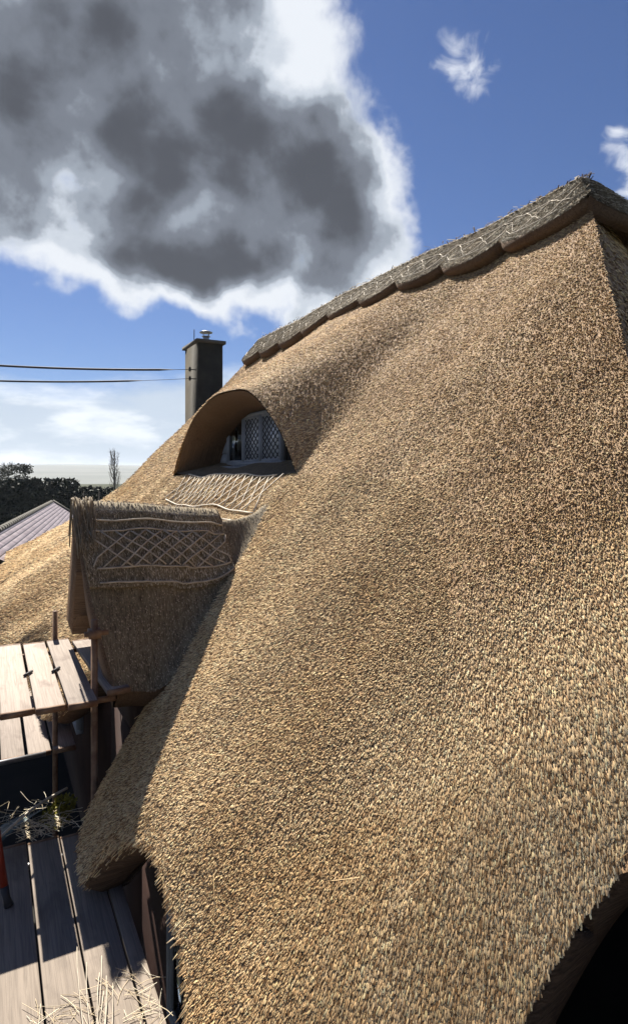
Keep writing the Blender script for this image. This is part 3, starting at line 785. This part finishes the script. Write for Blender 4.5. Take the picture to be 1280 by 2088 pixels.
# ------------------------------------------------------------------ hedge and trees
def leaves(mbx, C, n, size, rad):
    """leaf cards spread through ellipsoids C=[(centre, radii)]"""
    k = rng.integers(0, len(C), n); cen = np.array([c_[0] for c_ in C])[k]; rd_ = np.array([c_[1] for c_ in C])[k]
    u = rng.normal(size=(n, 3)); u /= np.linalg.norm(u, axis=1)[:, None]; u *= rng.uniform(.35, 1, n)[:, None]**.5
    p = cen+u*rd_; a_ = rng.normal(size=(n, 3)); a_ /= np.linalg.norm(a_, axis=1)[:, None]
    b_ = np.cross(a_, rng.normal(size=(n, 3))); b_ /= np.linalg.norm(b_, axis=1)[:, None]
    s3 = (size*rng.uniform(.6, 1.4, n))[:, None]
    V = np.stack([p-a_*s3, p+b_*s3*.6, p+a_*s3, p-b_*s3*.6], 1)
    mbx.add(V.reshape(-1, 3), (np.arange(n)*4)[:, None]+[0, 1, 2, 3])
hd = MB(); C = []
for k in range(150):
    t = k/149; x_ = -28+t*46; y_ = 50+2*math.sin(t*9)
    h = 3.2+.22*math.sin(t*21)+.25*rng.random()+(.5 if .62 < t < .75 else 0)
    for zz in np.arange(.4, h, .7): C.append(((x_+rng.normal(0, .3), y_+rng.normal(0, .3), -E+zz), (.7, .8, .55)))
leaves(hd, C, 60000, .16, 1)
he = empty('hedge', (0, 50, -E), 'tall dark evergreen hedge along the skyline beyond the roofs', 'hedge')
hd.build('foliage', MT['leaf'], he)
tk = MB()
for k in range(40): tk.tube([(-27+k*1.15, 50, -E), (-27+k*1.15+.1, 50, -E+3.4)], [.08, .03], 5)
tk.build('stem', MT['bark'], he)
def bare_tree(x, y, h, w, n, label, upright, leafn=0, name='bare_tree'):
    o = empty(name, (x, y, -E), label, 'tree')
    t_ = MB(); t_.tube([(x, y, -E), (x+.05, y, -E+h*.4), (x, y, -E+h*.97)], [.16, .11, .02], 8); t_.build('trunk', MT['bark'], o)
    c_ = MB()
    for k in range(n):
        f = rng.uniform(.15, .9); a_ = rng.uniform(0, 2*math.pi); L_ = w*(1-.65*f**2 if upright else math.sin(math.pi*min(1, .25+f*.7)))*rng.uniform(.7, 1.1)
        z0 = -E+h*f; rise = L_*(2.6 if upright else .6)
        e_ = np.array([x+L_*math.cos(a_), y+L_*math.sin(a_), min(z0+rise, -E+h*1.0)])
        m_ = np.array([x+L_*.6*math.cos(a_), y+L_*.6*math.sin(a_), z0+(e_[2]-z0)*.35])
        c_.tube([(x, y, z0), m_, e_], [.035, .022, .008], 4, False)
        for q in range(7):
            s3 = m_+(e_-m_)*rng.random(); tip = s3+np.array([rng.normal(0, .25), rng.normal(0, .25), rng.uniform(.1, .7 if upright else .4)])*w*.7
            c_.tube([s3, tip], [.014, .006], 3, False)
    if leafn:
        leaves(c_, [((x+rng.normal(0, w*.45), y+rng.normal(0, w*.45), -E+h*rng.uniform(.55, .92)), (w*.4, w*.4, h*.10)) for _ in range(14)], leafn, .1, 1)
    c_.build('crown', MT['bark'] if not leafn else MT['leaf'], o)
d_ = 70
def at(px, d):                     # bearing helper for far trees only
    r_ = (px-640)/1244*d; return (.469*d+.883*r_, .883*d-.469*r_)
x_, y_ = at(234, d_); bare_tree(x_, y_, 7.7, .75, 60, 'narrow bare poplar standing above the hedge', True, name='poplar_tree')
x_, y_ = at(18, 62); bare_tree(x_, y_, 5.9, 1.9, 60, 'round dark tree at the left end of the hedge', False, 2500, name='round_tree')

# ------------------------------------------------------------------ scaffolding
ZD, ZUP = -2.80, -1.70
def board(x0, x1, y0, y1, z, label, grp, rz=0, m='board'):
    w_ = x1-x0-.006; L_ = y1-y0
    o = empty('scaffold_board', ((x0+x1)/2, (y0+y1)/2, z-.038), label, 'scaffold board', grp)
    o.rotation_euler.z = rz
    xc, yc2 = (x0+x1)/2, (y0+y1)/2
    MB().box((xc-w_/2, y0, z-.038), (xc+w_/2, y1, z)).build('plank', MT[m], o, bevel=.003)
    for ye in (y0, y1):
        s3 = 1 if ye == y1 else -1
        b_ = MB(); b_.box((xc-w_/2-.001, ye-s3*.03, z-.0395), (xc+w_/2+.001, ye+s3*.0015, z+.0012))
        b_.build('end_band', MT['rust'], o)
    return o
g1 = 'scaffold boards of the upper platform'
ups = [(-.38, -.16, 'board of the upper scaffold platform farthest from the thatch'), (-.155, .055, 'pale board of the upper platform, at the left edge of the photo'),
       (.07, .278, 'board of the upper platform with a dark clip on its right edge'), (.295, .495, 'stained board of the upper platform between two clipped joints'),
       (.512, .72, 'board of the upper platform just left of the upright tube')]
for k, (a_, b_, lb) in enumerate(ups): board(a_, b_, 4.86-.02*k, 6.72+.02*(k % 3), ZUP, lb, g1)
board(.775, .955, 4.95, 6.62, ZUP+.002, 'board of the upper platform right of the upright tube, beside the dormer', g1, rz=R(2.5))
g2 = 'scaffold boards of the near lower platform'
board(.706, .80, 1.3, 4.9, ZD, 'narrow dark board against the wall on the near lower platform', g2, m='oldboard')
for k, (a_, lb) in enumerate([(-.42, 'outermost weathered board of the near lower platform'), (-.195, 'weathered board at the left edge of the near lower platform'), (.03, 'board left of both straw-filled joints in the near lower platform'), (.255, 'middle board between the straw-filled joints of the near lower platform'), (.48, 'board with sunlit straw beside the eave in the near lower platform')]):
    board(a_, a_+.219, 1.2+.05*(k % 2), 5.18-.03*k, ZD, lb, g2, m='oldboard')
g3 = 'scaffold boards of the far lower platform'
for k, (a_, lb) in enumerate([(-.36, 'leftmost board of the far lower platform'), (-.13, 'board of the far lower platform near the left photo edge'), (.10, 'lit board of the far lower platform below the upper one'), (.34, 'half shaded board of the far lower platform'), (.575, 'board of the far lower platform nearest the house')]):
    board(a_, a_+.215, 6.68, 8.9, ZD, lb, g3)
def pole(pts, label, r=.0242, m='steel', name='scaffold_tube'):
    return tag(MB().tube(pts, r, 12).build(name, MT[m]), label, 'scaffold tube', 'scaffold tubes')
pole([(.735, 5.08, -E), (.735, 5.08, -1.16)], 'rusty upright tube rising between two boards of the upper platform', r=.026, m='rust')
pole([(.60, 6.80, -E), (.60, 6.80, -1.42)], 'short brown upright tube behind the upper platform', r=.026, m='rust')
pole([(-.55, 5.0, -E), (-.55, 5.0, -1.0)], 'steel upright tube at the outer edge of the platforms')
pole([(-.7, 5.0, ZUP-.075), (.88, 5.0, ZUP-.075)], 'cross tube under the near end of the upper platform', m='rust')
pole([(-.7, 6.5, ZUP-.065), (1.0, 6.5, ZUP-.065)], 'cross tube under the far end of the upper platform', m='rust')
pole([(-.7, 6.60, ZD-.0), (.5, 6.64, ZD+.0)], 'pale cross tube at the near end of the far lower platform')
pole([(-.7, 8.7, ZD-.065), (1.0, 8.7, ZD-.065)], 'cross tube under the far end of the far lower platform')
pole([(-.7, 4.9, ZD-.065), (1.0, 4.9, ZD-.065)], 'cross tube under the far end of the near lower platform')
pole([(-.7, 1.5, ZD-.065), (1.0, 1.5, ZD-.065)], 'cross tube under the near end of the near lower platform')
cl = MB(); cl.box((.69, 5.03, -1.30), (.78, 5.13, -1.235)); cl.tube([(.66, 5.08, -1.27), (.84, 5.08, -1.27)], .022, 8)
tag(cl.build('tube_coupler', MT['rust']), 'rusty coupler clamped near the top of the upright tube', 'coupler')
for (x_, lb) in ((.287, 'black board clip over the left joint of the upper platform'), (.503, 'black board clip over the right joint of the upper platform')):
    tag(MB().tube([(x_-.03, 5.62, ZUP+.012), (x_, 5.65, ZUP+.018), (x_+.035, 5.72, ZUP+.012)], .012, 6).build('board_clip', MT['cable']), lb, 'clip', 'board clips on the upper platform')
th_ = empty('hand_tool', (.10, 4.42, ZD), 'dark red handled tool leaning at the left edge of the near platform', 'tool')
MB().tube([(.085, 4.44, ZD+.12), (.045, 4.48, ZD+.38), (.00, 4.6, ZD+.75)], [.026, .03, .03], 12).build('handle', MT['red'], th_)
MB().tube([(.112, 4.41, ZD+.001), (.10, 4.42, ZD+.05), (.085, 4.44, ZD+.12)], [.03, .022, .027], 12).build('ferrule', MT['cable'], th_)

# dark sheet, bent stick, leaves and straw at the end of the near platform
X, T = np.meshgrid(np.linspace(-.6, .56, 24), np.linspace(0, 1, 8), indexing='ij')
Y = 5.20+(X-.07)*1.0+T*.42*np.clip((.60-X)/.5, 0.05, 1); Z = ZD-.03+.03*np.sin(X*7)+.03*np.sin(T*5+X*3)-.06*T
tag(MB().grid(np.stack([X, Y, Z], -1)).build('plastic_sheet', MT['tarp'], smooth=True), 'dark green plastic sheet sagging beyond the near platform', 'sheet')
t = np.linspace(0, 1, 14)
tag(MB().tube(np.stack([-.02+.62*t, 5.10+.62*t, ZD+.02+.05*np.sin(t*3)+.02*t], -1), .011, 7).build('bent_stick', MT['palerod']), 'pale bent stick lying across the end of the near platform', 'stick')
lm = MB(); leaves(lm, [((.48, 5.45, ZD-.03), (.12, .14, .08)), ((.56, 5.55, ZD+.0), (.10, .12, .07))], 420, .018, 1)
tag(lm.build('leaf_clump', MT['moss']), 'clump of yellow green leaves between platform and eave', 'leaves')
def straws(name, n, box, L, r, flat, label, pal=PALR, az=None, m='strand'):
    s3 = MB(); (x0, x1), (y0, y1), (z0, z1) = box
    for k in range(n):
        a_ = rng.uniform(0, math.pi*2) if az is None else rng.normal(az, .35); l_ = rng.uniform(*L); p = np.array([rng.uniform(x0, x1), rng.uniform(y0, y1), rng.uniform(z0, z1)])
        d3 = np.array([math.sin(a_), math.cos(a_), rng.normal(0, flat)]); t3 = np.linspace(0, 1, 4)[:, None]
        pts = p+d3*l_*(t3-.5)+np.array([rng.normal(0, .05), rng.normal(0, .05), 0])*l_*np.sin(t3*3.1)
        pts[:, 2] = np.maximum(pts[:, 2], z0)
        b0 = s3.n; s3.tube(pts, r*rng.uniform(.7, 1.3), 3, False); s3.c[-1] = np.broadcast_to(pal[rng.integers(0, len(pal))], (s3.n-b0, 3)); s3.hasc = True
    return tag(s3.build(name, MT[m]), label, 'straw', kind='stuff')
PALS = np.array([[.75, .66, .48], [.66, .55, .38], [.55, .45, .30], [.80, .73, .57]])
straws('straw_litter', 330, ((.1, .8), (2.4, 3.5), (ZD+.004, ZD+.02)), (.03, .2), .0015, .02, 'loose straw scattered over the near platform boards', PALS)
straws('straw_heap', 110, ((.2, .62), (5.1, 5.4), (ZD+.004, ZD+.05)), (.06, .2), .0022, .1, 'little heap of straw at the far end of the near platform', PALS)
straws('straw_tangle', 60, ((-.3, .45), (5.5, 5.8), (-2.9, -2.8)), (.1, .35), .0018, .25, 'tangle of straw caught on the dark sheet', PALS)
rb_ = MB()
for k in range(8):
    x0 = .44+rng.normal(0, .02); j0, j1 = rng.normal(0, .05, 2); t_ = np.linspace(0, 1, 8); L_ = rng.uniform(.7, 1.35); rb_.tube(np.stack([x0-.16+j0+(.24+j1)*t_+.05*np.sin(t_*3+j0*30), 2.55+L_*t_, ZD+.012+.03*np.sin(t_*3.1)*(1+j0*8)], -1), .0021, 4)
tag(rb_.build('reed_bundle', MT['palerod']), 'loose bundle of long pale reeds on the sunlit boards', 'reeds')

# ------------------------------------------------------------------ air
mh = bpy.data.materials.new('haze_air'); mh.use_nodes = True; nt = mh.node_tree; nt.nodes.clear()
pv = N('ShaderNodeVolumePrincipled'); pv.inputs['Color'].default_value = (.80, .88, 1, 1); pv.inputs['Density'].default_value = .0002; pv.inputs['Anisotropy'].default_value = .2
mo = N('ShaderNodeOutputMaterial'); nt.links.new(pv.outputs[0], mo.inputs['Volume'])
tag(MB().box((-2900, -300, -E-1), (2900, 2900, 40)).build('haze', mh), kind='stuff')
